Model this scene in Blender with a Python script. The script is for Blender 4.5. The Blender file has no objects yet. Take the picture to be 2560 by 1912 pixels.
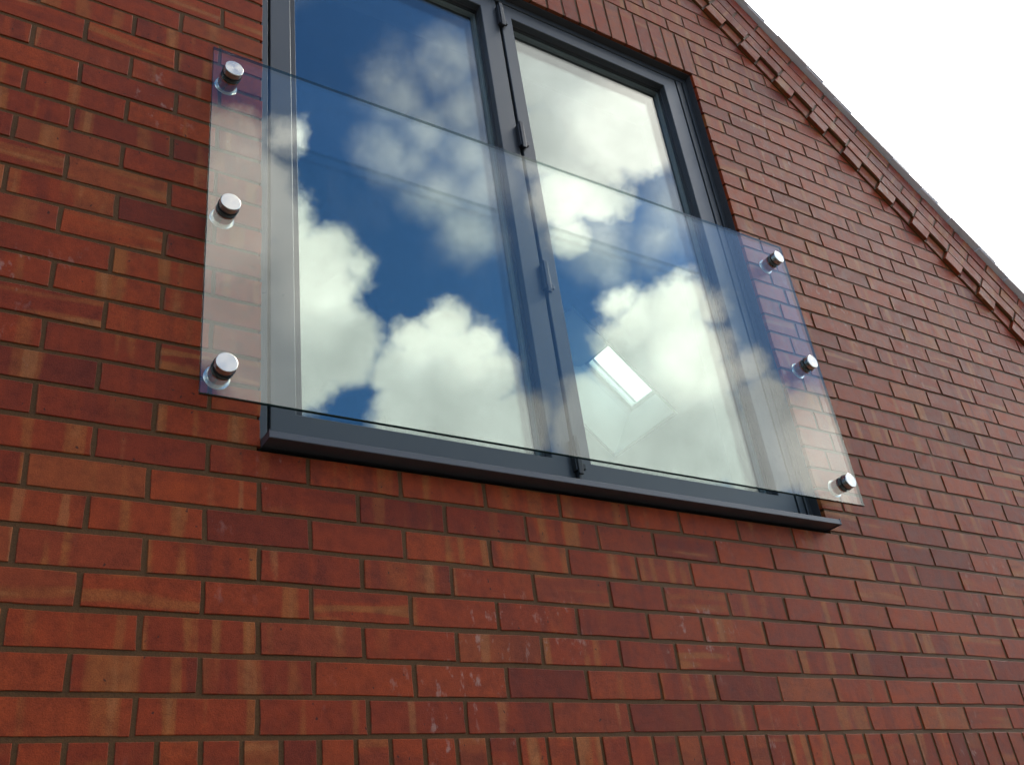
import bpy, math, random
from mathutils import Matrix, Vector
R = math.radians
scene = bpy.context.scene
random.seed(7)
# ------------------------------------------------------------------ camera
CAM = Vector((-0.4311, -1.8426, -0.3931)); YAW, PIT, ROL, FPX = 0.63226, 0.51787, -0.14106, 2454.15
fw = Vector((math.sin(YAW)*math.cos(PIT), math.cos(YAW)*math.cos(PIT), math.sin(PIT)))
rt0 = Vector((math.cos(YAW), -math.sin(YAW), 0)); up0 = rt0.cross(fw)
rt = math.cos(ROL)*rt0 + math.sin(ROL)*up0; up = -math.sin(ROL)*rt0 + math.cos(ROL)*up0
cam = bpy.data.cameras.new('camera'); cam_o = bpy.data.objects.new('camera', cam)
scene.collection.objects.link(cam_o); scene.camera = cam_o
cam.sensor_fit = 'HORIZONTAL'; cam.sensor_width = 36; cam.lens = FPX/2560*36
cam.clip_start = 0.02; cam.clip_end = 2000
cam_o.matrix_world = Matrix(((rt.x, up.x, -fw.x, CAM.x), (rt.y, up.y, -fw.y, CAM.y), (rt.z, up.z, -fw.z, CAM.z), (0, 0, 0, 1)))
def project(p):
    d = Vector(p) - CAM; z = d.dot(fw)
    return (1280 + FPX*d.dot(rt)/z, 956 - FPX*d.dot(up)/z, z)

# ------------------------------------------------------------------ light
SUN = Vector((0.80, 0.12, 0.59)).normalized()          # behind the gable, upper right
EXPOSURE = 1.2
scene.view_settings.view_transform = 'Standard'; scene.view_settings.look = 'None'
scene.view_settings.exposure = EXPOSURE; scene.view_settings.gamma = 1
scene.view_settings.use_curve_mapping = False
cy = scene.cycles
cy.use_adaptive_sampling = True; cy.adaptive_threshold = .02
cy.max_bounces = 8; cy.diffuse_bounces = 2; cy.glossy_bounces = 5; cy.transmission_bounces = 2; cy.transparent_max_bounces = 16

class NT:
    """small helper to wire shader nodes"""
    def __init__(s, tree): s.t = tree; s.n = tree.nodes; s.l = tree.links
    def put(s, sock, v):
        if isinstance(v, bpy.types.NodeSocket): s.l.new(v, sock)
        elif v is not None:
            if hasattr(sock.default_value, '__len__') and len(sock.default_value) == 4 and len(v) == 3: v = (*v, 1)
            sock.default_value = v
    def m(s, op, a=None, b=None, c=None, clamp=False):
        n = s.n.new('ShaderNodeMath'); n.operation = op; n.use_clamp = clamp
        for i, v in enumerate((a, b, c)):
            if v is not None: s.put(n.inputs[i], v)
        return n.outputs[0]
    def v(s, op, a=None, b=None, c=None):
        n = s.n.new('ShaderNodeVectorMath'); n.operation = op
        for i, x in enumerate((a, b, c)):
            if x is not None: s.put(n.inputs[i] if not (op == 'SCALE' and i == 1) else n.inputs['Scale'], x)
        return n.outputs['Value'] if op in ('DISTANCE', 'DOT_PRODUCT', 'LENGTH') else n.outputs[0]
    def sep(s, a):
        n = s.n.new('ShaderNodeSeparateXYZ'); s.put(n.inputs[0], a); return n.outputs
    def comb(s, x=0., y=0., z=0.):
        n = s.n.new('ShaderNodeCombineXYZ')
        for i, q in enumerate((x, y, z)): s.put(n.inputs[i], q)
        return n.outputs[0]
    def smooth(s, x, lo, hi, a=0., b=1.):
        n = s.n.new('ShaderNodeMapRange'); n.interpolation_type = 'SMOOTHSTEP'
        for i, q in enumerate((x, lo, hi, a, b)): s.put(n.inputs[i], q)
        return n.outputs[0]
    def lin(s, x, lo, hi, a=0., b=1.):
        n = s.n.new('ShaderNodeMapRange')
        for i, q in enumerate((x, lo, hi, a, b)): s.put(n.inputs[i], q)
        return n.outputs[0]
    def mix(s, f, a, b, mode='MIX'):
        n = s.n.new('ShaderNodeMix'); n.data_type = 'RGBA'; n.blend_type = mode
        s.put(n.inputs[0], f); s.put(n.inputs[6], a); s.put(n.inputs[7], b); return n.outputs[2]
    def noise(s, vec, scale, detail=3., rough=.5, dist=0., out=0):
        n = s.n.new('ShaderNodeTexNoise'); s.put(n.inputs['Vector'], vec); s.put(n.inputs['Scale'], scale)
        n.inputs['Detail'].default_value = detail; n.inputs['Roughness'].default_value = rough; n.inputs['Distortion'].default_value = dist
        return n.outputs[out]
    def voro(s, vec, scale, out=0, feature='F1'):
        n = s.n.new('ShaderNodeTexVoronoi'); n.feature = feature; s.put(n.inputs['Vector'], vec); n.inputs['Scale'].default_value = scale
        return n.outputs[out]
    def ramp(s, f, stops, interp='LINEAR'):
        n = s.n.new('ShaderNodeValToRGB'); n.color_ramp.interpolation = interp; s.put(n.inputs[0], f)
        e = n.color_ramp.elements
        while len(e) < len(stops): e.new(.5)
        for q, (p, c) in zip(e, stops): q.position = p; q.color = (*c, 1)
        return n.outputs[0]

world = bpy.data.worlds.new('World'); scene.world = world; world.use_nodes = True
W = NT(world.node_tree); W.n.clear()
sky = W.n.new('ShaderNodeTexSky'); sky.sky_type = 'NISHITA'; sky.sun_disc = False
sky.sun_elevation = math.asin(SUN.z); sky.sun_rotation = math.atan2(SUN.x, SUN.y)
sky.air_density = 1.0; sky.dust_density = 1.0; sky.ozone_density = 2.0
SKY = 0.088
# broken cumulus: (direction, angular radius) of the puffs that stand over the land in front of the wall
CUM = [
(0.257,-0.669,0.698,0.0217), (0.281,-0.716,0.639,0.033), (0.322,-0.723,0.611,0.0358), (0.305,-0.754,0.581,0.066), (0.353,-0.716,0.602,0.0217),
(0.299,-0.79,0.536,0.0707), (0.229,-0.725,0.65,0.0637), (0.249,-0.781,0.573,0.0707), (0.213,-0.693,0.689,0.0424), (0.354,-0.762,0.543,0.0472),
(0.443,-0.705,0.553,0.0264), (0.419,-0.728,0.542,0.0264), (0.477,-0.7,0.531,0.0264), (0.409,-0.752,0.516,0.034), (0.448,-0.732,0.513,0.0528),
(0.493,-0.712,0.5,0.0358), (0.477,-0.743,0.47,0.0542), (0.427,-0.769,0.475,0.0424), (0.522,-0.72,0.456,0.0424), (0.589,-0.596,0.545,0.0245),
(0.634,-0.555,0.539,0.0274), (0.656,-0.543,0.524,0.0208), (0.622,-0.596,0.508,0.0519), (0.599,-0.617,0.51,0.0354), (0.654,-0.575,0.492,0.0406),
(0.625,-0.625,0.468,0.0637), (0.672,-0.577,0.464,0.033), (0.692,-0.554,0.463,0.0217), (0.711,-0.557,0.429,0.033), (0.667,-0.617,0.418,0.0637),
(0.713,-0.582,0.391,0.0542), (0.739,-0.538,0.406,0.0396), (0.757,-0.538,0.369,0.0495), (0.775,-0.538,0.332,0.0424), (0.591,-0.672,0.446,0.0542),
(0.638,-0.666,0.386,0.0566), (0.455,-0.518,0.725,0.0424), (0.509,-0.488,0.709,0.0637), (0.554,-0.494,0.671,0.0495), (0.523,-0.535,0.664,0.0519),
(0.484,-0.547,0.683,0.0448), (0.514,-0.574,0.638,0.0358), (0.547,-0.549,0.632,0.0311), (0.531,-0.589,0.61,0.0274), (0.428,-0.512,0.745,0.033),
(0.473,-0.475,0.742,0.0566)]
WISP = [
(0.339,-0.584,0.738,0.017), (0.358,-0.589,0.725,0.0226), (0.385,-0.563,0.731,0.0236), (0.409,-0.572,0.711,0.0311), (0.422,-0.595,0.684,0.033),
(0.384,-0.604,0.698,0.0255), (0.413,-0.631,0.656,0.033), (0.443,-0.638,0.63,0.0311), (0.378,-0.626,0.682,0.0208), (0.445,-0.608,0.658,0.0283),
(0.359,-0.631,0.688,0.0179), (0.597,-0.521,0.61,0.0236), (0.599,-0.54,0.592,0.0208), (0.557,-0.575,0.599,0.0255), (0.385,-0.542,0.747,0.0208)]
BRI = [
(0.476,-0.702,0.53,0.0311), (0.423,-0.724,0.545,0.0245), (0.446,-0.706,0.55,0.0311), (0.591,-0.598,0.541,0.0292), (0.64,-0.558,0.528,0.0358),
(0.655,-0.577,0.488,0.0424), (0.308,-0.73,0.611,0.033), (0.261,-0.671,0.694,0.0236), (0.549,-0.493,0.675,0.0542), (0.324,-0.741,0.589,0.0377),
(0.527,-0.569,0.632,0.033), (0.23,-0.727,0.647,0.0613), (0.755,-0.544,0.366,0.0424)]
CLOUD, VEIL = 1.45, 9.0
gd = W.n.new('ShaderNodeTexCoord').outputs['Generated']
warp = W.v('SCALE', W.v('SUBTRACT', W.noise(gd, 16, 1, .5, 0, 1), (.5, .5, .5)), .022)
dirv = W.v('ADD', gd, warp)
def union(blobs):
    best = None
    for x, y, z, r in blobs:
        l = math.sqrt(x*x+y*y+z*z)
        q = W.m('SUBTRACT', r, W.v('DISTANCE', dirv, (x/l, y/l, z/l)))
        best = q if best is None else W.m('MAXIMUM', best, q)
    return best
n_cauli = W.noise(gd, 38, 5, .62)
n_soft = W.noise(gd, 15, 4, .6)
d_cum = W.m('ADD', union(CUM), W.m('MULTIPLY', W.m('SUBTRACT', n_cauli, .5), .034))
d_wisp = W.m('ADD', union(WISP), W.m('MULTIPLY', W.m('SUBTRACT', n_soft, .5), .075))
a_cum = W.smooth(d_cum, -.006, .016)
a_wisp = W.m('MULTIPLY', W.smooth(d_wisp, -.030, .045), .66)
blue = W.v('SCALE', W.v('MULTIPLY', sky.outputs[0], (.50, .87, 1.22)), SKY)
# thin bright veil around the sun
cs = W.m('MAXIMUM', W.v('DOT_PRODUCT', gd, tuple(SUN)), 0)
veil = W.m('ADD', W.m('MULTIPLY', W.m('POWER', cs, 20), VEIL), W.m('MULTIPLY', W.m('POWER', cs, 60), VEIL*1.5))
glow = W.v('SCALE', (1.0, .965, .90), veil)
def sky_shader(alpha, lit, grain):
    tone = W.m('MULTIPLY', W.lin(grain, .3, .7, .84, 1.12), W.lin(lit, 0, 1, .66, 1.08))
    cloud = W.v('SCALE', W.mix(lit, (.985, 1.0, .95), (1.0, .975, .885)), W.m('MULTIPLY', tone, CLOUD))
    b = W.n.new('ShaderNodeBackground'); W.l.new(W.v('ADD', W.mix(alpha, blue, cloud), glow), b.inputs[0]); return b.outputs[0]
lit = W.smooth(W.m('ADD', union(BRI), W.m('MULTIPLY', W.m('SUBTRACT', n_cauli, .5), .03)), -.030, .020)
near_sky = sky_shader(W.m('MAXIMUM', a_cum, a_wisp), lit, n_soft)
# the same kind of sky all round
CEN = Vector((0.513, -0.701, 0.495)).normalized()
far = W.smooth(W.v('DISTANCE', gd, tuple(CEN)), .40, .52)
n_bg = W.noise(W.v('MULTIPLY', gd, (1, 1, 1.7)), 4.6, 4, .55)
far_sky = sky_shader(W.m('MAXIMUM', W.smooth(n_bg, .53, .61), W.smooth(cs, .66, .90)), W.smooth(n_bg, .64, .52), n_bg)
ms = W.n.new('ShaderNodeMixShader'); W.l.new(far, ms.inputs[0]); W.l.new(near_sky, ms.inputs[1]); W.l.new(far_sky, ms.inputs[2])
wo = W.n.new('ShaderNodeOutputWorld'); W.l.new(ms.outputs[0], wo.inputs[0])

sl = bpy.data.lights.new('sun', 'SUN'); sl.energy = 3.0; sl.angle = R(0.53); sl.color = (1, .95, .87)
so = bpy.data.objects.new('sun', sl); scene.collection.objects.link(so)
so.rotation_euler = SUN.to_track_quat('Z', 'Y').to_euler()

world.cycles.sampling_method = 'MANUAL'; world.cycles.sample_map_resolution = 512
# ------------------------------------------------------------------ materials
def material(name):
    m = bpy.data.materials.new(name); m.use_nodes = True
    q = NT(m.node_tree); q.n.clear(); out = q.n.new('ShaderNodeOutputMaterial')
    return m, q, out
def principled(q, out, **kw):
    b = q.n.new('ShaderNodeBsdfPrincipled')
    for k, v in kw.items(): q.put(b.inputs[k], v)
    q.l.new(b.outputs[0], out.inputs[0]); return b
def bump(q, h, strength, dist):
    n = q.n.new('ShaderNodeBump'); n.inputs['Strength'].default_value = strength; n.inputs['Distance'].default_value = dist
    q.l.new(h, n.inputs['Height']); return n.outputs[0]
def attr(q, name, out='Fac'):
    n = q.n.new('ShaderNodeAttribute'); n.attribute_name = name; return n.outputs[out]

def brick_material():
    m, q, out = material('clay_brick')
    oi = q.n.new('ShaderNodeObjectInfo').outputs['Random']
    rnd = q.m('FRACT', q.m('ADD', attr(q, 'rnd'), oi))
    wn = q.n.new('ShaderNodeTexWhiteNoise'); wn.noise_dimensions = '1D'; q.l.new(q.m('MULTIPLY', rnd, 977.), wn.inputs['W'])
    r1, r2, r3 = q.sep(wn.outputs['Color'])
    wn2 = q.n.new('ShaderNodeTexWhiteNoise'); wn2.noise_dimensions = '1D'; q.l.new(q.m('MULTIPLY', rnd, 3131.), wn2.inputs['W'])
    r4, r5, r6 = q.sep(wn2.outputs['Color'])
    bl = attr(q, 'bl', 'Vector'); bx, by, bz = q.sep(bl)
    pos = q.n.new('ShaderNodeNewGeometry').outputs['Position']
    off = q.m('MULTIPLY', r3, 90.)
    base = q.ramp(r1, [(0, (.138, .0195, .0075)), (.12, (.175, .0235, .0075)), (.40, (.215, .0295, .0075)), (.66, (.250, .0370, .0078)),
                       (.84, (.195, .0310, .0100)), (1, (.240, .0500, .0120))])
    # fired bands: the brick's own flashing, upright in most bricks and lengthwise in some
    pv = q.comb(q.m('ADD', q.m('MULTIPLY', bx, 1.5), off), q.m('MULTIPLY', bz, .035), r2)
    ph = q.comb(q.m('ADD', q.m('MULTIPLY', bz, .8), off), q.m('MULTIPLY', bx, .25), r2)
    wob = q.m('MULTIPLY', q.m('SUBTRACT', q.noise(pos, 60, 1), .5), .05)
    nv = q.m('ADD', q.noise(pv, 1.35, 1.5, .5), wob); nh = q.m('ADD', q.noise(ph, 1.2, 1, .5), wob)
    band = q.mix(q.m('GREATER_THAN', r5, .82), nv, nh)
    tan_m = q.m('MULTIPLY', q.smooth(band, .525, .615), q.lin(r4, .15, .9, 0, .85))
    col = q.mix(q.m('MAXIMUM', tan_m, 0), base, (.245, .0700, .0160))
    dk = q.m('MULTIPLY', q.smooth(band, .47, .39), q.lin(r6, .3, 1, 0, .6))
    col = q.mix(q.m('MAXIMUM', dk, 0), col, (.112, .0175, .0082))
    pale = q.m('MULTIPLY', q.smooth(band, .635, .70), .5)
    col = q.mix(pale, col, (.285, .105, .033))
    # mottle
    mo = q.noise(pos, 26, 3, .65); col = q.mix(1., col, q.ramp(mo, [(.25, (.68, .66, .66)), (.5, (1, 1, 1)), (.78, (1.22, 1.26, 1.28))]), 'MULTIPLY')
    grain = q.noise(pos, 420, 1, .7); col = q.mix(.55, col, q.ramp(grain, [(.28, (.58, .55, .55)), (.5, (1, 1, 1)), (.72, (1.32, 1.32, 1.32))]), 'MULTIPLY')
    # lime bloom
    lime = q.m('MULTIPLY', q.smooth(q.noise(pos, 2.3, 2), .54, .68), q.smooth(q.noise(q.v('MULTIPLY', pos, (1, 1, .55)), 38, 3, .65), .56, .70))
    col = q.mix(q.m('MULTIPLY', lime, .50), col, (.36, .25, .20))
    # pits and burnt specks
    sp = q.v('MULTIPLY', pos, (1., 1., .75))
    vn = q.n.new('ShaderNodeTexVoronoi'); vn.inputs['Scale'].default_value = 46.
    q.l.new(q.v('ADD', sp, q.v('SCALE', q.noise(pos, 90, 1, .5, 0, 1), .012)), vn.inputs['Vector'])
    vd = vn.outputs[0]; vc = q.sep(vn.outputs[1])
    pit = q.m('MULTIPLY', q.smooth(vd, q.lin(q.m('POWER', vc[1], 3.), 0, 1, .13, .30), .07), q.m('GREATER_THAN', vc[0], .70))
    col = q.mix(q.m('MULTIPLY', pit, .82), col, (.035, .014, .010))
    # chipped arrises
    ed = q.m('MAXIMUM', q.m('MULTIPLY', q.m('ABSOLUTE', bz), .985), q.m('ADD', q.m('MULTIPLY', q.m('ABSOLUTE', bx), 3.3), -2.32))
    chip = q.smooth(q.m('ADD', ed, q.m('MULTIPLY', q.noise(pos, 75, 2, .6), .42)), 1.16, 1.24)
    col = q.mix(q.m('MULTIPLY', chip, .55), col, (.120, .050, .022))
    hgt = q.m('ADD', q.m('MULTIPLY', grain, .3), q.m('MULTIPLY', mo, .6))
    principled(q, out, **{'Base Color': col, 'Roughness': q.lin(mo, .3, .7, .46, .62), 'Specular IOR Level': .11, 'Normal': bump(q, hgt, .7, .0026)})
    return m
def mortar_material():
    m, q, out = material('brown_mortar')
    pos = q.n.new('ShaderNodeNewGeometry').outputs['Position']
    n1 = q.noise(pos, 9, 4); n2 = q.noise(pos, 300, 4, .7)
    col = q.mix(n1, (.068, .029, .0090), (.118, .053, .0170))
    col = q.mix(.7, col, q.ramp(n2, [(.3, (.6, .6, .6)), (.6, (1.15, 1.15, 1.15))]), 'MULTIPLY')
    principled(q, out, **{'Base Color': col, 'Roughness': .56, 'Specular IOR Level': .12, 'Normal': bump(q, n2, .6, .0015)}); return m
def coat_material(name, c, rough=.38, spec=.5, metal=0.):
    m, q, out = material(name)
    pos = q.n.new('ShaderNodeNewGeometry').outputs['Position']
    n = q.noise(pos, 5, 5, .6); f = q.noise(pos, 900, 2)
    col = q.mix(n, tuple(x*.86 for x in c), tuple(x*1.14 for x in c))
    principled(q, out, **{'Base Color': col, 'Roughness': q.lin(n, .3, .7, rough*.85, rough*1.2), 'Specular IOR Level': spec, 'Metallic': metal,
                          'Normal': bump(q, f, .15, .0004)}); return m
def steel_material(name, rough, radial=True):
    m, q, out = material(name)
    oc = q.n.new('ShaderNodeTexCoord').outputs['Object']; x, y, z = q.sep(oc)
    rad = q.m('SQRT', q.m('ADD', q.m('MULTIPLY', x, x), q.m('MULTIPLY', z, z)))
    nz = q.noise(q.comb(q.m('MULTIPLY', rad, 900.), 0., q.m('MULTIPLY', q.m('ARCTAN2', x, z), .15)), 1., 3)
    sc = q.noise(oc, 160, 4, .6)
    col = q.mix(nz, (.44, .41, .37), (.60, .57, .52)); col = q.mix(q.smooth(sc, .60, .72, 0, .35), col, (.30, .27, .24))
    b = principled(q, out, **{'Base Color': col, 'Roughness': q.lin(nz, .3, .7, rough*.8, rough*1.3), 'Metallic': 1., 'Normal': bump(q, nz, .10, .0006)})
    tg = q.n.new('ShaderNodeTangent'); tg.direction_type = 'RADIAL'; tg.axis = 'Y'; q.l.new(tg.outputs[0], b.inputs['Tangent'])
    b.inputs['Anisotropic'].default_value = .6
    return m
def glass_material(name, f0, tint, wav, dirt, spots=False):
    """clear sheet: each face mirrors by Schlick's law, the rest passes through"""
    m, q, out = material(name)
    pos = q.n.new('ShaderNodeNewGeometry').outputs['Position']
    lw = q.n.new('ShaderNodeLayerWeight'); lw.inputs['Blend'].default_value = .5
    F = q.m('ADD', f0, q.m('MULTIPLY', q.m('POWER', lw.outputs['Facing'], 5.), 1-f0))
    tr = q.n.new('ShaderNodeBsdfTransparent'); q.put(tr.inputs[0], tint)
    gl = q.n.new('ShaderNodeBsdfGlossy'); gl.inputs['Roughness'].default_value = 0.0; q.put(gl.inputs[0], (1, 1, 1))
    q.l.new(bump(q, q.noise(pos, 2.2, 1), 1., wav), gl.inputs['Normal'])
    mx = q.n.new('ShaderNodeMixShader'); q.l.new(F, mx.inputs[0]); q.l.new(tr.outputs[0], mx.inputs[1]); q.l.new(gl.outputs[0], mx.inputs[2])
    df = q.n.new('ShaderNodeBsdfDiffuse'); q.put(df.inputs[0], (.55, .55, .52))
    sm = q.m('MULTIPLY', q.smooth(q.noise(pos, 3.1, 3, .7), .45, .75), dirt)
    if spots:
        vn = q.n.new('ShaderNodeTexVoronoi'); vn.inputs['Scale'].default_value = 42.; q.l.new(pos, vn.inputs['Vector'])
        vc = q.sep(vn.outputs[1]); sm = q.m('ADD', sm, q.m('MULTIPLY', q.smooth(vn.outputs[0], q.lin(vc[1], 0, 1, .05, .16), .02), q.m('MULTIPLY', q.m('GREATER_THAN', vc[0], .93), .22)))
        sm = q.m('ADD', sm, q.m('MULTIPLY', q.smooth(q.noise(q.v('MULTIPLY', pos, (2., 1., .8)), 2.6, 3, .65), .54, .70), .016))
    mx2 = q.n.new('ShaderNodeMixShader'); q.l.new(sm, mx2.inputs[0]); q.l.new(mx.outputs[0], mx2.inputs[1]); q.l.new(df.outputs[0], mx2.inputs[2])
    q.l.new(mx2.outputs[0], out.inputs[0]); return m
def ground_material():
    m, q, out = material('worn_tarmac')
    pos = q.n.new('ShaderNodeNewGeometry').outputs['Position']
    n = q.noise(pos, .6, 6, .6); g = q.noise(pos, 120, 3)
    col = q.mix(n, (.040, .038, .036), (.075, .070, .062)); col = q.mix(.6, col, q.ramp(g, [(.3, (.6, .6, .6)), (.7, (1.3, 1.3, 1.3))]), 'MULTIPLY')
    principled(q, out, **{'Base Color': col, 'Roughness': .85, 'Normal': bump(q, g, .6, .004)}); return m

M_BRICK, M_MORTAR = brick_material(), mortar_material()
M_COAT = coat_material('anthracite_coating', (.035, .038, .041), .36)
M_SILL = coat_material('grey_sill_coating', (.040, .041, .046), .42)
M_STRIP = coat_material('dark_reveal_strip', (.030, .029, .031), .6)
M_BLACK = coat_material('black_plastic', (.012, .012, .014), .5)
M_STEEL = steel_material('brushed_steel', .20); M_STEEL2 = steel_material('polished_steel', .12)
M_RUBBER = coat_material('black_rubber', (.012, .011, .010), .7, .3)
M_PANE = glass_material('window_glass', .074, (.92, .96, .95), .00006, .006)
M_BGLASS = glass_material('balustrade_glass', .046, (.955, .985, .97), .00003, .010, True)
M_EDGE = coat_material('green_glass_edge', (.010, .032, .028), .12, .6)
M_EDGE2 = glass_material('pale_glass_edge', .07, (.20, .31, .29), .00003, .03)
M_SPACER = coat_material('silver_spacer', (.42, .43, .43), .4, .5, .6)
M_PLASTER = coat_material('dim_room_plaster', (.075, .07, .066), .8, .2)  # plaster darkened so the dimness of the room sits in its colour
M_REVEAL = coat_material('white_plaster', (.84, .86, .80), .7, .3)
M_SLATE = coat_material('grey_slate', (.075, .075, .085), .55)
M_TILE = coat_material('glare_pale_tile', (.68, .60, .56), .6)  # verge tiles lightened: glare at the roof edge is put into their colour
M_GROUND = ground_material()

# ------------------------------------------------------------------ object helpers
COL = scene.collection
def mesh_obj(name, verts, faces, mat, parent=None, mats=None, fmat=None, smooth=False):
    me = bpy.data.meshes.new(name); me.from_pydata(verts, [], faces); me.update()
    for x in (mats or [mat]): me.materials.append(x)
    if fmat:
        for p, i in zip(me.polygons, fmat): p.material_index = i
    if smooth:
        for p in me.polygons: p.use_smooth = True
    o = bpy.data.objects.new(name, me); COL.objects.link(o); o.parent = parent
    return o
def empty(name, loc):
    o = bpy.data.objects.new(name, None); o.location = loc; o.empty_display_size = .2; COL.objects.link(o); return o
def tag(o, label=None, cat=None, kind=None):
    if label: o['label'] = label
    if cat: o['category'] = cat
    if kind: o['kind'] = kind
def box_vf(x0, x1, y0, y1, z0, z1, b=0):
    v = [(x0, y0, z0), (x1, y0, z0), (x1, y1, z0), (x0, y1, z0), (x0, y0, z1), (x1, y0, z1), (x1, y1, z1), (x0, y1, z1)]
    f = [(0, 3, 2, 1), (4, 5, 6, 7), (0, 1, 5, 4), (1, 2, 6, 5), (2, 3, 7, 6), (3, 0, 4, 7)]
    return v, [tuple(i+b for i in q) for q in f]
def boxes(name, lst, mat, parent=None, bev=0.):
    V, F = [], []
    for t in lst:
        v, f = box_vf(*t, b=len(V)); V += v; F += f
    o = mesh_obj(name, V, F, mat, parent)
    if bev:
        md = o.modifiers.new('edge', 'BEVEL'); md.width = bev; md.segments = 2; md.limit_method = 'ANGLE'
    return o
def clip(poly, a, b, c):
    """keep a*x+b*z<=c"""
    out = []
    for i in range(len(poly)):
        p, n = poly[i], poly[(i+1) % len(poly)]
        dp, dn = a*p[0]+b*p[1]-c, a*n[0]+b*n[1]-c
        if dp <= 0: out.append(p)
        if dp*dn < 0:
            t = dp/(dp-dn); out.append((p[0]+t*(n[0]-p[0]), p[1]+t*(n[1]-p[1])))
    return out
def area(poly): return .5*sum(p[0]*n[1]-n[0]*p[1] for p, n in zip(poly, poly[1:]+poly[:1]))
def prism(poly, y0, y1, ch, base):
    """polygon (x,z) pushed from y0 (front, chamfered) to y1; open at the back"""
    n = len(poly); cx = sum(p[0] for p in poly)/n; cz = sum(p[1] for p in poly)/n
    V = []
    for x, z in poly:
        dx, dz = x-cx, z-cz
        V.append((x-math.copysign(min(ch, abs(dx)*.2), dx), y0, z-math.copysign(min(ch, abs(dz)*.2), dz)))
    V += [(x, y0+ch, z) for x, z in poly] + [(x, y1, z) for x, z in poly]
    F = [tuple(range(base, base+n))]
    for k in (0, n):
        for i in range(n):
            j = (i+1) % n; F.append((base+k+j, base+k+i, base+k+n+i, base+k+n+j))
    return V, F

# ------------------------------------------------------------------ ground
GZ = -2.1
g = mesh_obj('ground', [(-600, -600, GZ), (600, -600, GZ), (600, 600, GZ), (-600, 600, GZ)], [(0, 1, 2, 3)], M_GROUND)
tag(g, 'dark worn tarmac ground in front of the brick house', 'ground', 'structure')

# ------------------------------------------------------------------ the house: brick gable
house = empty('brick_house', (-.6, 0, GZ))
tag(house, 'red brick gable end of a house with grey framed window and dentilled sloping verge', 'house')
def under(o): o.parent = house; o.matrix_parent_inverse = Matrix.Translation(house.location).inverted(); return o
XL, XR, ZS, ZH = .2265, 2.053, .60, 2.625        # window opening
APX, APZ, SLOPE = -.6, 5.70, .9                   # gable apex on the underside of the verge
EAVE_R, EAVE_L = 4.9, -6.1
CT, ST = 1/math.sqrt(1+SLOPE**2), SLOPE/math.sqrt(1+SLOPE**2)
def gable_clip(poly, off=0.):
    o = off*math.sqrt(1+SLOPE**2)
    poly = clip(poly, SLOPE, 1, APZ+SLOPE*APX+o)
    return clip(poly, -SLOPE, 1, APZ-SLOPE*APX+o) if len(poly) > 2 else poly
def slab(name, polys, y0, y1, mat):
    V, F = [], []
    for poly in polys:
        poly = gable_clip(poly, .03)
        if len(poly) < 3: continue
        if area(poly) < 0: poly = poly[::-1]
        n, b = len(poly), len(V)
        V += [(x, y0, z) for x, z in poly] + [(x, y1, z) for x, z in poly]
        F += [tuple(range(b, b+n)), tuple(range(b+2*n-1, b+n-1, -1))] + [(b+(i+1) % n, b+i, b+n+i, b+n+(i+1) % n) for i in range(n)]
    return under(mesh_obj(name, V, F, mat))
e = .007
top = 7.
slab('mortar', [[(EAVE_L+e, GZ), (XL-e, GZ), (XL-e, top), (EAVE_L+e, top)], [(XL-e, GZ), (XR+e, GZ), (XR+e, ZS-.004), (XL-e, ZS-.004)],
                [(XL-e, ZH+e), (XR+e, ZH+e), (XR+e, top), (XL-e, top)], [(XR+e, GZ), (EAVE_R-e, GZ), (EAVE_R-e, top), (XR+e, top)]], .0026, .105, M_MORTAR)
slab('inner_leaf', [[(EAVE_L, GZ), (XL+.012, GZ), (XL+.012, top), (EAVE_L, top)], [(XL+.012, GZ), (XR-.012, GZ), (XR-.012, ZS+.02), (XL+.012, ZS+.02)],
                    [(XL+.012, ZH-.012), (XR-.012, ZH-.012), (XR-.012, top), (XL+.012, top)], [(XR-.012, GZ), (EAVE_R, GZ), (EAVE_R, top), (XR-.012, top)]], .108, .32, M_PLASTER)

# brick layout: list of polygons in the wall plane
J = .005
rects = []                                        # (x0,x1,z0,z1)
def course(z0, z1, perps, x0, x1):
    """perps: ascending joint centres; bricks fill x0..x1"""
    ps = [p for p in perps if x0+.03 < p < x1-.03]
    xs = [x0] + ps + [x1]
    for i in range(len(xs)-1):
        rects.append((xs[i]+(J if i else 0), xs[i+1]-(J if i < len(xs)-2 else 0), z0, z1))
B = .225
for c in range(-27, 80):
    z0, z1 = (c-1)*.075+J, c*.075-J
    if z1 < GZ or z0 > APZ: continue
    if c in (0, -1, -2): continue
    odd = c % 2
    left = [B*(k + (0 if odd else .5)) for k in range(-40, 8 if c == 1 else 7)]
    left = [p for p in left if p < B*((6.01 if c == 1 else 5.01) if odd else 5.51)]
    right = [B*(k + (.82 if odd else .32)) for k in range(5 if not odd else 5, 30)]
    right = [p for p in right if p > left[-1]+.12]
    jit = [random.uniform(-.0035, .0035) for _ in range(80)]
    perps = [p+j for p, j in zip(left+right, jit)]
    z0 += random.uniform(-.001, .001); z1 += random.uniform(-.001, .001)
    if c*.075 <= ZS+.01: course(z0, z1, perps, EAVE_L, EAVE_R)
    else:
        head = 2.625 < c*.075-.01 < 2.85
        a, b2 = (XL, XR) if not head else (XL-.036, XR+.036)
        if c*.075 > 2.86: course(z0, z1, perps, EAVE_L, EAVE_R)
        else:
            pr = perps if odd or head else sorted(perps+[2.155])
            pr = [p for p in pr if not (not odd and 2.06 < p < 2.15)]
            course(z0, z1, pr, EAVE_L, a - (J if head else 0)); course(z0, z1, pr, b2 + (J if head else 0), EAVE_R)
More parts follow.
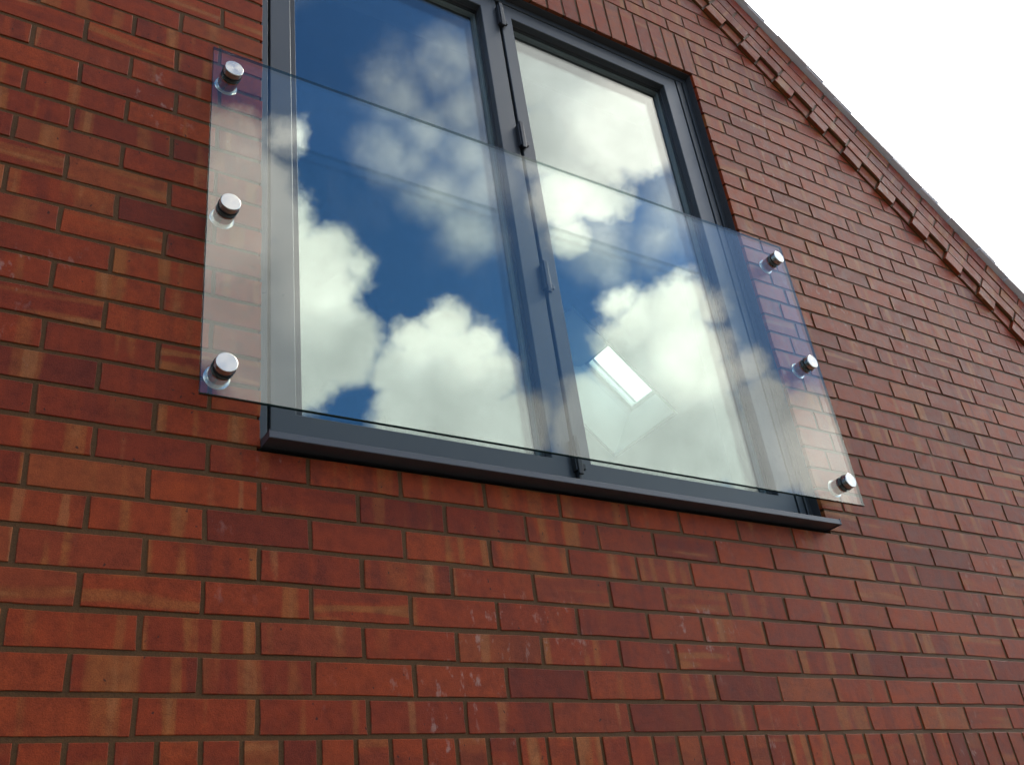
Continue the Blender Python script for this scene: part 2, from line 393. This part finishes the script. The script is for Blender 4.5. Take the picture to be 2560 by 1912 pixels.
# upright (soldier) courses
x = -.184-.0757*77
while x < EAVE_R-.05:
    if x > EAVE_L: rects.append((x+J+random.uniform(-.001, .001), x+.0757-J+random.uniform(-.001, .001), -.225+J, -J))
    x += .0757
n = 25; pw = (XR-XL+.072)/n
for i in range(n):
    rects.append((XL-.036+i*pw+J, XL-.036+(i+1)*pw-J, ZH+.001, ZH+.225-J))
polys = []
for x0, x1, z0, z1 in rects:
    p0 = [(x0, z0), (x1, z0), (x1, z1), (x0, z1)]
    p = gable_clip(p0, -.004)
    if len(p) > 2 and abs(area(p)) > 2e-4: polys.append((p, len(p) == 4 and abs(abs(area(p))-abs(area(p0))) < 1e-7))
def shown(poly, y=0.):
    """projected area in the photograph, 0 when out of frame"""
    q = [project((x, y, z)) for x, z in poly]
    if any(t[2] < .1 for t in q): return 0
    cx = sum(t[0] for t in q)/len(q); cy = sum(t[1] for t in q)/len(q)
    if not (-60 < cx < 2620 and -40 < cy < 1950): return 0
    return abs(area([(t[0], t[1]) for t in q]))
order = sorted(range(len(polys)), key=lambda i: -shown(polys[i][0]) if polys[i][1] else 0)
single = set(order[:300])
def add_attr(me, bl, rnd=None):
    a = me.attributes.new('bl', 'FLOAT_VECTOR', 'POINT'); a.data.foreach_set('vector', [q for v in bl for q in v])
    if rnd is not None:
        a = me.attributes.new('rnd', 'FLOAT', 'POINT'); a.data.foreach_set('value', rnd)
def local(V, cx, cz, sx=.1075, sz=.0325, turn=False):
    return [((v[0]-cx)/sx, 0, (v[2]-cz)/sz) if not turn else ((v[2]-cz)/sx, 0, (v[0]-cx)/sz) for v in V]
cache = {}
def brick_mesh(w, h, variant):
    key = (round(w, 3), round(h, 3), variant)
    if key not in cache:
        rr = random.Random(hash((int(w*1000), int(h*1000), variant)) & 0xffff)
        j = lambda: rr.uniform(-.0016, .0016)
        w2, h2 = w/2, h/2
        k = lambda: rr.uniform(-.0011, .0011)
        if w >= h: poly = [(-w2+j(), -h2+j()), (-w2*rr.uniform(.2, .5), -h2+k()), (w2*rr.uniform(.2, .6), -h2+k()), (w2+j(), -h2+j()), (w2+k(), rr.uniform(-.3, .3)*h),
                           (w2+j(), h2+j()), (w2*rr.uniform(.2, .5), h2+k()), (-w2*rr.uniform(.2, .6), h2+k()), (-w2+j(), h2+j()), (-w2+k(), rr.uniform(-.3, .3)*h)]
        else: poly = [(-w2+j(), -h2+j()), (rr.uniform(-.3, .3)*w, -h2+k()), (w2+j(), -h2+j()), (w2+k(), -h2*rr.uniform(.2, .5)), (w2+k(), h2*rr.uniform(.2, .6)),
                      (w2+j(), h2+j()), (rr.uniform(-.3, .3)*w, h2+k()), (-w2+j(), h2+j()), (-w2+k(), h2*rr.uniform(.2, .5)), (-w2+k(), -h2*rr.uniform(.2, .6))]
        V, F = prism(poly, 0, .10, rr.uniform(.0008, .0017), 0)
        me = bpy.data.meshes.new('brick'); me.from_pydata(V, [], F); me.update(); me.materials.append(M_BRICK)
        add_attr(me, local(V, 0, 0, turn=h > w)); cache[key] = me
    return cache[key]
def put_brick(name, w, h, loc, ry=0., variants=8, yaw=0.):
    o = bpy.data.objects.new(name, brick_mesh(w, h, random.randrange(variants))); COL.objects.link(o)
    o.location = loc; o.rotation_euler = (random.gauss(0, .004), ry+random.gauss(0, .003), yaw+random.gauss(0, .0026)); under(o); return o
SV, SF, SB, SR = [], [], [], []
def to_stuff(poly, y0, depth=.10, turn=False):
    cx = sum(p[0] for p in poly)/len(poly); cz = sum(p[1] for p in poly)/len(poly)
    V, F = prism(poly, y0, y0+depth, .0012, len(SV)); SV.extend(V); SF.extend(F); SB.extend(local(V, cx, cz, turn=turn)); SR.extend([random.random()]*len(V))
for i, (p, whole) in enumerate(polys):
    xs = [t[0] for t in p]; zs = [t[1] for t in p]
    w, h = max(xs)-min(xs), max(zs)-min(zs)
    yj = random.uniform(-.0011, .0007)
    if i in single: put_brick('brick', round(w, 3), round(h, 3), ((max(xs)+min(xs))/2, yj, (max(zs)+min(zs))/2))
    else:
        if area(p) < 0: p = p[::-1]
        to_stuff(p, yj, turn=h > w)

# ------------------------------------------------------------------ sloping verge: dentils, raking courses, slates
def rake(a, b, side=1): return (APX+side*(a*CT+b*ST), APZ-a*ST+b*CT)
LEN = (EAVE_R-APX)/CT+.1
def rake_piece(name, a0, a1, b0, b1, y, side, force_single=False, mat_name='brick'):
    am, bm = (a0+a1)/2, (b0+b1)/2; xm, zm = rake(am, bm, side)
    poly = [rake(a0, b0, side), rake(a1, b0, side), rake(a1, b1, side), rake(a0, b1, side)]
    if side == 1 and shown(poly, y) > 0:
        put_brick(name, round(a1-a0, 3), round(b1-b0, 3), (xm, y, zm), ry=math.atan(SLOPE))
    else:
        if area(poly) < 0: poly = poly[::-1]
        to_stuff(poly, y, .10-y)
for side in (1, -1):
    k = 0; a = .02
    while a < LEN:
        rake_piece('dentil_brick', a+J, a+.1125-J, .004, .071, (-.018 if k % 2 == 0 else -.007)+random.gauss(0, .001), side)
        k += 1; a += .1125
    for r in range(3):
        a = .02 + (.1125 if r % 2 else 0); b0 = .079+r*.075
        while a < LEN:
            rake_piece('verge_brick', a+J, a+.225-J, b0, b0+.066, -.020+random.gauss(0, .001), side); a += .225
# mortar behind the raking courses
V, F = [], []
for side in (1, -1):
    pl = [rake(0, .002, side), rake(LEN, .002, side), rake(LEN, .302, side), rake(0, .302, side)]
    if area(pl) < 0: pl = pl[::-1]
    for (lo, hi, y0) in ((.002, .075, -.003), (.075, .302, -.015)):
        pl = [rake(0, lo, side), rake(LEN, lo, side), rake(LEN, hi, side), rake(0, hi, side)]
        if area(pl) < 0: pl = pl[::-1]
        b = len(V); V += [(x, y0, z) for x, z in pl] + [(x, .105, z) for x, z in pl]
        F += [tuple(range(b, b+4)), (b+7, b+6, b+5, b+4)] + [(b+(i+1) % 4, b+i, b+4+i, b+4+(i+1) % 4) for i in range(4)]
under(mesh_obj('verge_mortar', V, F, M_MORTAR))
so_ = mesh_obj('brick_courses', SV, SF, M_BRICK); add_attr(so_.data, SB, SR); under(so_); tag(so_, kind='stuff')
# slates along the verge, each lapped over the next one down
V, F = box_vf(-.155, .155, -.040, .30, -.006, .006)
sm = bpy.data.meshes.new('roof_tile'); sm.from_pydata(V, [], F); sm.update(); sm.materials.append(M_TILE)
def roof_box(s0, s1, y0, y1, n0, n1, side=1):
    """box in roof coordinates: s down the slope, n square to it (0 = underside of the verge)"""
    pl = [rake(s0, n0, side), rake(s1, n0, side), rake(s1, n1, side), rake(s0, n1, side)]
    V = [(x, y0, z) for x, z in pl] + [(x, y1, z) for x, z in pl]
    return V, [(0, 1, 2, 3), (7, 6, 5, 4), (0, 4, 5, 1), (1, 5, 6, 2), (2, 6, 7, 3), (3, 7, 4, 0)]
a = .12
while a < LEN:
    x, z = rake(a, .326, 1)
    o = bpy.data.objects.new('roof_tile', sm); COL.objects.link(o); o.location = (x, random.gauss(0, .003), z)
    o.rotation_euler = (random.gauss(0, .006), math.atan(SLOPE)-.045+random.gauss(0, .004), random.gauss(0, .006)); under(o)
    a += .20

# ------------------------------------------------------------------ roof, rooms and the rooflight seen through the glass
# ceiling plane lies .20 below the verge line; opening given along s (down the slope from the apex) and y
CE = -.2007; RT = .305
s_of = lambda X: (X-APX)/CT
Y0, Y1 = 1.58, 2.12
def s_ceiling(xs):      # s measured as X*sqrt(1+slope^2) on the ceiling plane
    X = xs*CT; return (X-APX-CE*ST)/CT
s0, s1 = s_ceiling(3.44), s_ceiling(4.24)
def roof_parts(name, lst, mat):
    V, F = [], []
    for t in lst:
        v, f = roof_box(*t); b = len(V); V += v; F += [tuple(i+b for i in q) for q in f]
    return under(mesh_obj(name, V, F, mat))
YB = 6.0
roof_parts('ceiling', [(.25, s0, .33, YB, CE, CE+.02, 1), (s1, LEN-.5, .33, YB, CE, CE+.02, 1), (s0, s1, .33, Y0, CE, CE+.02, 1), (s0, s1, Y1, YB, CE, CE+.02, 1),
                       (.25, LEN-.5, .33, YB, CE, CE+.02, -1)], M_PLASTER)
g0, g1, gy0, gy1 = s_ceiling(3.745), s_ceiling(4.165), 1.60, 2.095
roof_parts('roof', [(-.05, s0-.02, .12, YB+.3, RT-.08, RT, 1), (s1+.02, LEN+.3, .12, YB+.3, RT-.08, RT, 1), (s0-.02, s1+.02, .12, gy0-.05, RT-.08, RT, 1),
                    (s0-.02, s1+.02, gy1+.05, YB+.3, RT-.08, RT, 1), (-.05, LEN+.3, .12, YB+.3, RT-.08, RT, -1)], M_SLATE)
# rooflight: splayed reveal boards from the ceiling opening up to a frame with sash and pane
h0, h1, h2 = CE-.004, CE+.30, RT+.05
g0, g1, gy0, gy1 = s_ceiling(3.745), s_ceiling(4.165), 1.60, 2.095
lo = [(s0, Y0), (s1, Y0), (s1, Y1), (s0, Y1)]; hi = [(g0, gy0), (g1, gy0), (g1, gy1), (g0, gy1)]
V, F = [], []
for k, (ring_, n_) in enumerate(((lo, h0), (hi, h1), ([(g0-.06, gy0-.06), (g1+.06, gy0-.06), (g1+.06, gy1+.06), (g0-.06, gy1+.06)], h1+.002), ([(s0-.015, Y0-.015), (s1+.015, Y0-.015), (s1+.015, Y1+.015), (s0-.015, Y1+.015)], h0-.001))):
    for sv, yv in ring_:
        x_, z_ = rake(sv, n_, 1); V.append((x_, yv, z_))
for k in range(4):
    for i in range(4):
        F.append((k*4+i, k*4+(i+1) % 4, ((k+1) % 4)*4+(i+1) % 4, ((k+1) % 4)*4+i))
rl = under(mesh_obj('roof_window', V, F, M_REVEAL))
def sub(o, parent):
    o.parent = parent; o.matrix_parent_inverse = parent.matrix_world.inverted(); return o
def roof_sub(name, lst, mat):
    V, F = [], []
    for t in lst:
        v, f = roof_box(*t); b = len(V); V += v; F += [tuple(i+b for i in q) for q in f]
    o = mesh_obj(name, V, F, mat); o.parent = rl; o.matrix_parent_inverse = Matrix.Translation(house.location).inverted() if False else Matrix.Identity(4); return o
def rim(a0, a1, y0, y1, n0, n1, w): return [(a0, a1, y1-w, y1, n0, n1, 1), (a0, a1, y0, y0+w, n0, n1, 1), (a0, a0+w, y0+w, y1-w, n0, n1, 1), (a1-w, a1, y0+w, y1-w, n0, n1, 1)]
roof_sub('casing', rim(g0-.055, g1+.055, gy0-.055, gy1+.055, h1+.004, h1+.05, .053), M_REVEAL)
roof_sub('sash', rim(g0-.030, g1+.030, gy0-.030, gy1+.030, h1+.054, h1+.10, .050), M_REVEAL)
roof_sub('pane', [(g0+.010, g1-.010, gy0+.010, gy1-.010, h1+.07, h1+.076, 1)], M_PANE)
# rooms and the other outer walls
def hb(name, lst, mat): return under(boxes(name, lst, mat))
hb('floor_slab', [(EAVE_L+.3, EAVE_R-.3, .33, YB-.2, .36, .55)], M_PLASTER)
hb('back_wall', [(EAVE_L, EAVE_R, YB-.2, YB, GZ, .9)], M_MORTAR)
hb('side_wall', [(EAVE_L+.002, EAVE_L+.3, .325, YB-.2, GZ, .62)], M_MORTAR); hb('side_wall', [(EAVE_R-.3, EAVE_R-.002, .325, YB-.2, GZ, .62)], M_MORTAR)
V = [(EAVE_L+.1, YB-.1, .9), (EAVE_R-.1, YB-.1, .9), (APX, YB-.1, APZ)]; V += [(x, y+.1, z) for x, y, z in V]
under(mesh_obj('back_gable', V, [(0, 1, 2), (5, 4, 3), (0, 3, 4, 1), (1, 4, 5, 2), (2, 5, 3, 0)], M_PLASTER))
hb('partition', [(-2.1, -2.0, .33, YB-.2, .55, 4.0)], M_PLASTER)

# ------------------------------------------------------------------ the window
def ring(name, x0, x1, z0, z1, wl, wr, wb, wt, y0, y1, ch, mat, parent=None):
    o = [(x0, z0), (x1, z0), (x1, z1), (x0, z1)]; i = [(x0+wl, z0+wb), (x1-wr, z0+wb), (x1-wr, z1-wt), (x0+wl, z1-wt)]
    sg = [(1, 1), (-1, 1), (-1, -1), (1, -1)]
    L = [[(x, y1, z) for x, z in o], [(x, y0+ch, z) for x, z in o], [(x+ch*a, y0, z+ch*b) for (x, z), (a, b) in zip(o, sg)],
         [(x-ch*a, y0, z-ch*b) for (x, z), (a, b) in zip(i, sg)], [(x, y0+ch, z) for x, z in i], [(x, y1, z) for x, z in i]]
    V = [p for l in L for p in l]; F = []
    for k in range(6):
        k2 = (k+1) % 6
        for a in range(4):
            b = (a+1) % 4; F.append((k*4+a, k*4+b, k2*4+b, k2*4+a))
    ob = mesh_obj(name, V, F, mat)
    if parent is not None: ob.parent = parent
    return ob
FY = .040
win = ring('window', .229, 2.0505, .632, 2.6215, .028, .020, .018, .022, FY, .135, .0015, M_COAT)
under(win)
def wsub(o): o.parent = win; return o
wsub(boxes('mullion_strip', [(1.994, 2.022, FY+.002, .12, .651, 2.598)], M_COAT, bev=.0012))
wsub(ring('gasket', .250, 2.034, .645, 2.604, .10, .11, .06, .06, FY+.024, FY+.030, .001, M_BLACK))
wsub(boxes('gasket', [(1.05, 1.19, FY+.026, FY+.032, .66, 2.59)], M_BLACK))
wsub(boxes('reveal_strip', [(XR-.0030, XR-.0008, .012, FY+.004, .632, ZH-.0012), (XL+.0008, XL+.0024, .012, FY+.004, .632, ZH-.0012), (XL+.0030, XR-.0036, .012, FY+.004, ZH-.0034, ZH-.0010)], M_STRIP))  # thin dark grey strips along the jambs and head of the opening
SB_, ST_ = .654, 2.594
leaves = [(.2635, 1.1165, .063, .071), (1.128, 1.985, .050, .073)]
for x0, x1, wl, wr in leaves:
    wsub(ring('sash', x0, x1, SB_, ST_, wl, wr, .070, .064, FY+.001, .118, .002, M_COAT))
    gx0, gx1, gz0, gz1 = x0+wl-.006, x1-wr+.006, SB_+.064, ST_-.058
    wsub(ring('glazing_bead', gx0-.004, gx1+.004, gz0-.004, gz1+.004, .013, .013, .013, .013, FY+.026, FY+.033, .0015, M_BLACK))
    wsub(boxes('pane', [(gx0, gx1, .0790, .0830, gz0, gz1)], M_PANE)); wsub(boxes('pane', [(gx0, gx1, .0990, .1030, gz0, gz1)], M_PANE))
    wsub(ring('spacer', gx0, gx1, gz0, gz1, .016, .016, .016, .016, .0835, .0985, .0005, M_SPACER))
for z in (2.505, 1.915, 1.335, .735):
    hg = boxes('hinge', [(1.109, 1.134, FY-.016, FY+.004, z-.046, z+.046), (1.114, 1.129, FY-.021, FY-.014, z-.058, z+.058), (1.131, 1.145, FY-.014, FY-.002, z-.040, z-.022)], M_BLACK, bev=.002)
    wsub(hg)
wsub(boxes('drain_cap', [(1.117, 1.127, FY-.012, FY+.004, .652, .690)], M_BLACK, bev=.002))
# sill: folded profile along the opening
prof = [(.118, .640), (.118, .622), (.0, .606), (-.044, .6045), (-.050, .6035), (-.0515, .605), (-.0515, .6190), (-.049, .6210), (.0, .6270)]
V, F = [], []
for X in (.2300, 2.0490): V += [(X, y, z) for y, z in prof]
n = len(prof); F = [tuple(range(n)), tuple(range(2*n-1, n-1, -1))] + [((i+1) % n, i, n+i, n+(i+1) % n) for i in range(n)]
wsub(mesh_obj('sill', V, F, M_SILL))
wsub(boxes('sill_end_cap', [(2.0492, 2.0515, -.0522, .02, .603, .6225)], M_SILL)); wsub(boxes('sill_end_cap', [(.2278, .2298, -.0522, .02, .603, .6225)], M_SILL))

# ------------------------------------------------------------------ glass balustrade on six stand-off bolts
bal = empty('glass_balustrade', (1.138, 0, .684))
tag(bal, 'frameless clear glass balustrade panel bolted across the window on six steel studs', 'balustrade')
def bsub(o): o.parent = bal; o.matrix_parent_inverse = Matrix.Translation(bal.location).inverted(); return o
GX0, GX1, GZ0, GZ1, GY0, GY1 = .0775, 2.199, .684, 1.7295, -.0500, -.0400
c = .0012
L = [[(GX0+c, GY0, GZ0+c), (GX1-c, GY0, GZ0+c), (GX1-c, GY0, GZ1-c), (GX0+c, GY0, GZ1-c)],
     [(GX0, GY0+c, GZ0), (GX1, GY0+c, GZ0), (GX1, GY0+c, GZ1), (GX0, GY0+c, GZ1)],
     [(GX0, GY1-c, GZ0), (GX1, GY1-c, GZ0), (GX1, GY1-c, GZ1), (GX0, GY1-c, GZ1)],
     [(GX0+c, GY1, GZ0+c), (GX1-c, GY1, GZ0+c), (GX1-c, GY1, GZ1-c), (GX0+c, GY1, GZ1-c)]]
V = [p for l in L for p in l]; F = [(0, 1, 2, 3), (15, 14, 13, 12)]; fm = [0, 0]
for k in range(3):
    for a in range(4):
        b = (a+1) % 4; F.append((k*4+b, k*4+a, k*4+4+a, k*4+4+b)); fm.append(1 if a == 0 else 2)
bsub(mesh_obj('glass_panel', V, F, None, mats=[M_BGLASS, M_EDGE, M_EDGE2], fmat=fm))
def lathe(name, prof, seg, mat):
    """profile (r, y) turned about the y axis"""
    V, F = [], []
    for r, y in prof: V += [(r*math.cos(2*math.pi*i/seg), y, r*math.sin(2*math.pi*i/seg)) for i in range(seg)]
    for k in range(len(prof)-1):
        for i in range(seg):
            j = (i+1) % seg; F.append((k*seg+i, k*seg+j, (k+1)*seg+j, (k+1)*seg+i))
    F.append(tuple(range(seg-1, -1, -1))); b = (len(prof)-1)*seg; F.append(tuple(range(b, b+seg)))
    me = bpy.data.meshes.new(name); me.from_pydata(V, [], F); me.update(); me.materials.append(mat)
    return me
P_cap = [(.0245, 0), (.0245, -.0165), (.0239, -.0178), (.0228, -.0184)]
m_cap = lathe('stud_cap', [(r, y) for r, y in P_cap], 40, M_STEEL)
m_gas = lathe('washer', [(.0262, 0), (.0262, -.0018)], 36, M_RUBBER)
m_bar = lathe('barrel', [(.0245, 0), (.0245, -.0345)], 40, M_STEEL2)
m_fla = lathe('flange', [(.0305, 0), (.0305, -.003), (.0295, -.0042), (.026, -.0046)], 40, M_STEEL2)
for X in (.1275, 2.141):
    for Z in (1.653, 1.204, .758):
        st = bpy.data.objects.new('standoff_stud', m_bar); COL.objects.link(st); st.location = (X, -.0015, Z); bsub(st)
        for nm, me, y in (('stud_cap', m_cap, GY0-.002), ('washer', m_gas, GY0-.0001), ('washer', m_gas, GY1+.0020), ('flange', m_fla, .002)):
            o = bpy.data.objects.new(nm, me); COL.objects.link(o); o.parent = st; o.location = (0, y-(-.0015), 0)
            if nm == 'stud_cap': o.rotation_euler = (random.gauss(0, .01), random.uniform(0, 6.28), random.gauss(0, .01))
